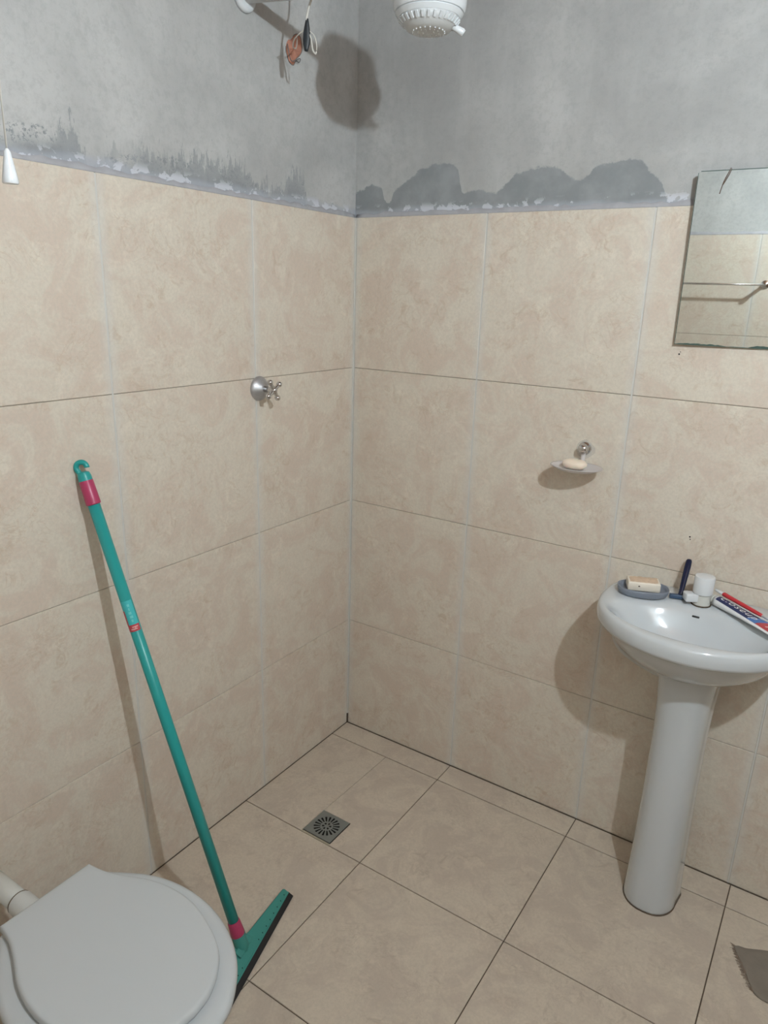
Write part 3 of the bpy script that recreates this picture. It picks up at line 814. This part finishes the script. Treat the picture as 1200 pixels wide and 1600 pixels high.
build('branch_wire', tube(catmull([tt-Z*.030+rt_*.004, tt-Z*.040+rt_*.009, tt-Z*.062+rt_*.013, tt-Z*.070+rt_*.019, tt-Z*.066+rt_*.022], 8), .0020, 10), M_WIRE, wr, smooth=True)
build('loop_wire', tube(catmull([tt-Z*.024+rt_*.005, tt-Z*.034+rt_*.017, tt-Z*.052+rt_*.022, tt-Z*.064+rt_*.022], 6), .0012, 8), M_WIRE, wr, smooth=True)
build('wall_wire', tube(catmull([tt-Z*.020-rt_*.003, tt+Vector((-.045, .010, -.030)), tt+Vector((-.09, .055, -.030)), tt+Vector((-.135, .120, -.010)), bh+Vector((.012, .0, .026)), bh+Vector((.0, .0, .022))], 8), .0014, 8), M_WIRE, wr, smooth=True)
build('ground_wire', tube(catmull([bh+Vector((.0, .004, -.022)), bh+Vector((.012, .008, -.030)), bh+Vector((.012, .012, -.020)), bh+Vector((.014, -.024, -.034)), bh+Vector((.012, -.034, -.010)), bh+Vector((.006, -.030, .004))], 8), .0011, 8), M_WIREG, wr, smooth=True)

# ---------------------------------------------------------------- squeegee leaning on the left wall
E0 = Vector((.375, -.748, 0.0)); ed = Vector((.2735, -.9619, 0)).normalized()
HL = .205; EC = E0 + ed*HL; LB = 2*HL
HT = Vector((.0150, -1.017, 1.178))
hz = (HT-EC).normalized()
sq = thing('squeegee', EC, 'green floor squeegee with pink collars and black rubber blade leaning on left wall', 'squeegee')
pn = ed.cross(hz).normalized()
pn = pn if pn.z > 0 else -pn
hv = (Vector((-.9619, -.2735, 0))*cos(radians(33)) + Z*sin(radians(33))).normalized()   # the holder lies flatter than the pole
pn = ed.cross(hv).normalized(); pn = pn if pn.z > 0 else -pn
q = lambda s, h, d=0.0: E0 + ed*s + hv*h + pn*d
rub = prism([q(0, 0.0035, -.0035), q(LB, 0.0035, -.0035), q(LB, .021, -.0035), q(0, .021, -.0035)], pn*.007)
build('rubber_blade', rub, M_RUB, sq, bevel=.001)
pl = [(0.0015, .0185)] + [(LB-.0015, .0185), (LB-.0015, .034), (LB-.006, .038), (HL+.042, .0580), (HL+.020, .066), (HL-.020, .066), (HL-.042, .0580), (.006, .038), (0.0015, .034)]
build('blade_holder', prism([q(s, h, -.0045) for s, h in pl], pn*.009), M_GREEN2, sq, bevel=.002)
build('holder_ridge', join(obox(q(HL, .0205, .0046), ed*(HL-.002), hv*.0018, pn*.0012), obox(q(HL, .0205, 0), ed*(HL-.003), hv*.0018, pn*.0050)), M_GREEN2, sq, bevel=.001)
M_HOLE = mat('holder_hole', (.012, .06, .055), .8)
hol = [lathe(q(.018 + .0208*k, .0270, .0044), pn, [(0, .0017), (.0003, .0017), (.00031, .0001)], 8) for k in range(19) if abs(.018+.0208*k-HL) > .03]
for g_ in hol: build('holder_hole', g_, M_HOLE, sq)
hs_ = EC + hv*.052 + Z*.004
hz = (HT-hs_).normalized()
build('socket', lathe(hs_, hz, [(-.012, .0115), (-.004, .0165), (.010, .0172), (.036, .0165), (.037, .0140)], 28), M_GREEN2, sq, auto=40)
build('socket_rib', join(obox(q(HL, .052, .010), ed*.030, hv*.010, pn*.0025)), M_GREEN2, sq, bevel=.002)
build('socket_tab', join(tube(catmull([hs_+ed*-.015+hz*.034, hs_+ed*-.021+hz*.022, hs_+ed*-.023+hz*.006, hs_+ed*-.024-hz*.006], 4), .0028, 8)), mat('grey_clip', (.12, .16, .17), .4), sq, smooth=True)
pc = hs_ + hz*.034
build('collar', lathe(pc, hz, [(0, .0168), (.002, .0175), (.036, .0150), (.038, .0140)], 28), M_PINK, sq, auto=40, label='pink collar')
total = (HT-hs_).dot(hz)
build('pole', tube([hs_+hz*.03, hs_+hz*(total-.07)], .0131, 28), M_GREEN, sq, smooth=True, label='long teal green pole')
ct = hs_ + hz*(total-.072)
build('collar', lathe(ct, hz, [(-.006, .0140), (-.004, .0160), (.048, .0150), (.050, .0140)], 28), M_PINK, sq, auto=40, label='pink collar')
build('end_cap', lathe(ct+hz*.048, hz, [(0, .0148), (.010, .0146), (.018, .0125), (.021, .006)], 28), M_GREEN, sq, auto=40)
hk = Vector((R.x, R.y, 0)).normalized(); hk = (hk - hz*hk.dot(hz)).normalized()
kc = ct + hz*.078
hook = [kc + (hk*cos(a) + hz*sin(a))*.0118 for a in [radians(262 - 12*i) for i in range(0, 24)]]
build('hanging_hook', tube([ct+hz*.062-hk*.006, ct+hz*.067-hk*.0085] + hook[4:], .0058, 12), M_GREEN, sq, smooth=True)
# sticker
def sticker(name, s0, s1, a0, a1, m, r=.0134):
    base = hs_ + hz*s0; V, F = [], []
    a, b, _ = frame(hz)
    # angle measured from the side that faces the camera
    tc_ = (CP - base); tc_ = (tc_ - hz*tc_.dot(hz)).normalized(); sc = hz.cross(tc_)
    n = 12; mseg = 2
    for i in range(mseg+1):
        for k in range(n+1):
            an = radians(a0 + (a1-a0)*k/n)
            V.append(base + hz*((s1-s0)*i/mseg) + (tc_*cos(an) + sc*sin(an))*r)
    for i in range(mseg):
        for k in range(n): F.append((i*(n+1)+k, i*(n+1)+k+1, (i+1)*(n+1)+k+1, (i+1)*(n+1)+k))
    return V, F
Ls = total*.703
build('label_cyan', sticker('l', Ls, Ls+.056, -80, 50, M_CYAN), M_CYAN, sq, smooth=True)
build('label_red', join(sticker('l', Ls-.016, Ls, -80, 50, M_STKR, .0136), sticker('l', Ls, Ls+.034, -80, -52, M_STKR, .0137)), M_STKR, sq, smooth=True)
rl = random.Random(9)
marks = []
for k in range(5): marks.append(sticker('l', Ls+.006+.009*k, Ls+.012+.009*k, -10+rl.uniform(-6, 4), 6+rl.uniform(-4, 10), None, .0138))
build('label_print', join(*marks), mat('pale_cyan_print', (.16, .60, .60), .35), sq)
build('label_emblem', join(sticker('l', Ls-.012, Ls-.009, -40, 20, None, .0139), sticker('l', Ls-.007, Ls-.004, -25, 30, None, .0139), sticker('l', Ls-.012, Ls-.004, 0, 8, None, .0139)), mat('pale_pink_print', (.75, .38, .36), .35), sq)

# ---------------------------------------------------------------- toilet
TY = -1.3345
LID = [(.247, .094), (.290, .101), (.335, .118), (.385, .140), (.44, .1515), (.50, .150), (.565, .131), (.612, .107), (.642, .076), (.662, .038), (.668, 0)]
SEAT = [(.245, .098), (.275, .118), (.31, .140), (.35, .162), (.40, .178), (.455, .1845), (.515, .180), (.575, .163), (.628, .134), (.668, .095), (.697, .048), (.706, 0)]
def mirror_outline(H, m=5, corner=True):
    up = catmull([(x, TY+v, 0) for x, v in H], m)
    dn = [Vector((p.x, 2*TY-p.y, 0)) for p in up[-2::-1]]
    a, b = dn[-1], up[0]
    back = [a.lerp(b, k/10) for k in range(1, 10)]
    return up + dn + back
def offset_ring(O, z, inset=0.0, sc=1.0):
    n = len(O); res = []
    for i in range(n):
        a, b = O[i-1], O[(i+1) % n]; d = (b-a).normalized(); nrm = Vector((d.y, -d.x, 0))
        res.append(Vector((O[i].x, O[i].y, z)) - nrm*inset*(-1))
    return res
LO, SO = mirror_outline(LID), mirror_outline(SEAT)
def inset(O, k, z):
    c = Vector((.46, TY, 0)); res = []
    n = len(O)
    for i in range(n):
        a, b = O[i-1], O[(i+1) % n]; d = (b-a); d.normalize(); nr = Vector((-d.y, d.x, 0))
        p = Vector((O[i].x, O[i].y, 0))
        if nr.dot(c-p) < 0: nr = -nr
        p = p + nr*k; res.append(Vector((p.x, p.y, z)))
    return res
to = thing('toilet', (.45, TY, 0), 'white toilet with closed seat and lid in the lower left', 'toilet')
LZ = .407
def shrink(O, f, z):
    return [Vector((p.x+(.46-p.x)*f, p.y+(TY-p.y)*f, z)) for p in O]
build('lid', tube_rings([shrink(LO, .02, LZ), shrink(LO, .004, LZ+.003), shrink(LO, 0, LZ+.008), shrink(LO, .004, LZ+.0125), shrink(LO, .013, LZ+.0158), shrink(LO, .026, LZ+.0174), shrink(LO, .045, LZ+.0181), shrink(LO, .10, LZ+.0187), shrink(LO, .4, LZ+.0192), shrink(LO, .96, LZ+.0195)]), M_SEAT, to, smooth=True)
SZ2 = .384
build('seat', tube_rings([shrink(SO, .02, SZ2), shrink(SO, 0, SZ2+.006), shrink(SO, .008, SZ2+.013), shrink(SO, .028, SZ2+.0182), shrink(SO, .065, SZ2+.0208), shrink(SO, .12, SZ2+.0214), shrink(SO, .2, SZ2+.0210), shrink(SO, .5, SZ2+.020), shrink(SO, .96, SZ2+.020)]), M_SEAT, to, smooth=True)
for s in (-1, 1):
    build('seat_hinge', tube([(.262, TY+s*.058-.016, .398), (.262, TY+s*.058+.016, .398)], .0085, 16), M_SEAT, to, auto=40)
def bowl_ring(z, x0, x1, hw, p=.9):
    cx, ax = (x0+x1)/2, (x1-x0)/2
    return [Vector((cx+ax*math.copysign(abs(cos(t))**p, cos(t)), TY+hw*math.copysign(abs(sin(t))**p, sin(t)), z)) for t in [2*pi*k/48 for k in range(48)]]
build('bowl', tube_rings([bowl_ring(0, .20, .50, .115, .8), bowl_ring(.012, .20, .50, .115, .8), bowl_ring(.05, .205, .49, .105), bowl_ring(.16, .205, .49, .098), bowl_ring(.25, .215, .56, .120), bowl_ring(.32, .240, .645, .150), bowl_ring(.365, .262, .685, .166), bowl_ring(.380, .266, .688, .166), bowl_ring(.3835, .275, .676, .158)]), M_PORC, to, smooth=True)
fp = thing('flush_pipe', (0, TY, .335), 'white flush pipe running from the left wall into the toilet', 'pipe')
build('pipe', tube([(0.001, TY-.002, .337), (.142, TY-.002, .337)], .0215, 28), M_IVORY, fp, smooth=True)
build('pipe_joint', tube([(.140, TY-.002, .337), (.144, TY-.002, .337), (.236, TY-.002, .337)], [.0240, .0255, .0255], 28), mat('pipe_collar', (.66, .68, .67), .35), fp, auto=40)
build('joint_seal', tube([(.1385, TY-.002, .337), (.1405, TY-.002, .337)], .0248, 28), mat('seal_grime', (.16, .13, .09), .9), fp)

# ---------------------------------------------------------------- pull cord at the left
PC = Vector((.4465, -1.3594, 1.7023))
pcd = thing('pull_cord', (PC.x, PC.y, RZ), 'white pull cord with a cone end hanging at the left edge', 'pull cord')
build('cord', tube([PC+Z*.018, (PC.x, PC.y, RZ-.02)], .0011, 8), M_WIRE, pcd, smooth=True)
build('cone_pull', lathe(PC+Z*.018, -Z, [(-.004, .0015), (0, .0042), (.006, .0050), (.030, .0092), (.035, .0098), (.0365, .0090), (.0366, .0001)], 24), M_WHITE, pcd, auto=50)
build('ceiling_switch', lathe((PC.x, PC.y, RZ), -Z, [(0, .034), (.018, .032), (.024, .022), (.026, .0001)], 32), M_WHITE, pcd, auto=50)

# ---------------------------------------------------------------- cloth on the floor at the right
c0 = Vector((1.389, -.218, 0))
OUTC = [(0, 0), (.014, -.030), (.030, -.058), (.045, -.090), (.058, -.112), (.075, -.122), (.11, -.128), (.20, -.175), (.34, -.20), (.37, -.06), (.33, .09), (.15, .062), (.07, .032), (.03, .012)]
cl = thing('floor_cloth', c0 + Vector((.18, -.05, 0)), 'grey-brown floor cloth with a frayed corner, flat at the lower right', 'cloth')
pts = catmull([c0 + Vector((a, b, 0)) for a, b in OUTC], 5, True)
rc = random.Random(2)
cen = sum(pts, Vector())/len(pts)
def cr(k, z): return [cen + (p-cen)*k + Z*(z + (rc.uniform(0, .0012) if k > .2 else 0)) for p in pts]
V, F = tube_rings([cr(1.0, .0002), cr(1.0, .0022), cr(.97, .0048), cr(.8, .0040), cr(.55, .0058), cr(.3, .0050), cr(.05, .0055)])
build('cloth_sheet', (V, F), M_CLOTH, cl, smooth=True)
fr = []
for i in range(120):
    k = rc.uniform(0, 1)
    a = Vector((0, 0, 0)).lerp(Vector((.060, -.114, 0)), k) + Vector((rc.uniform(-.003, .004), 0, 0))
    p = c0 + a; L_ = rc.uniform(.006, .015)
    dd = Vector((-.9, rc.uniform(-.1, .9), 0)).normalized()
    fr.append(tube([p + Vector((.006, 0, .004)), p + dd*L_*.5 + Z*.0035, p + dd*L_ + Z*.0008], .0005, 4))
build('frayed_threads', join(*fr), M_CLOTHF, cl, kind='stuff')

# ---------------------------------------------------------------- lamp (above and right of the camera, out of the picture)
lp = thing('light_bulb', (LIGHT.x, LIGHT.y, RZ), 'bare bulb hanging on its flex from the ceiling', 'lamp')
build('bulb_globe', lathe(LIGHT + Z*.022, -Z, [(-.010, .0120), (.0, .0145), (.008, .0172), (.018, .0180), (.028, .0170), (.036, .0125), (.040, .0060), (.0408, .0001)], 32), M_BULB, lp, smooth=True)
build('bulb_neck', lathe(LIGHT + Z*.030, Z, [(.008, .0155), (.030, .0150), (.050, .0135), (.052, .0145), (.085, .0150), (.090, .006)], 24), M_WHITE, lp, auto=40)
build('flex', tube([LIGHT + Z*.115, (LIGHT.x, LIGHT.y, RZ-.012)], .003, 8), M_WIRE, lp, smooth=True)
build('ceiling_rose', lathe((LIGHT.x, LIGHT.y, RZ), -Z, [(0, .040), (.010, .038), (.020, .020), (.022, .0001)], 32), M_WHITE, lp, auto=50)

# small drill marks and dots on the wall tiles
spots = []
for (x, z, r) in ((1.093, .983, .0022), (1.0945, .9765, .0016), (.9995, 1.4435, .0022), (1.002, 1.449, .0012)):
    spots.append(lathe((x, -.0001, z), -Y, [(0, r), (.0003, r), (.00031, .0001)], 8))
build('wall_marks', join(*spots), M_BLACK, wall_back)
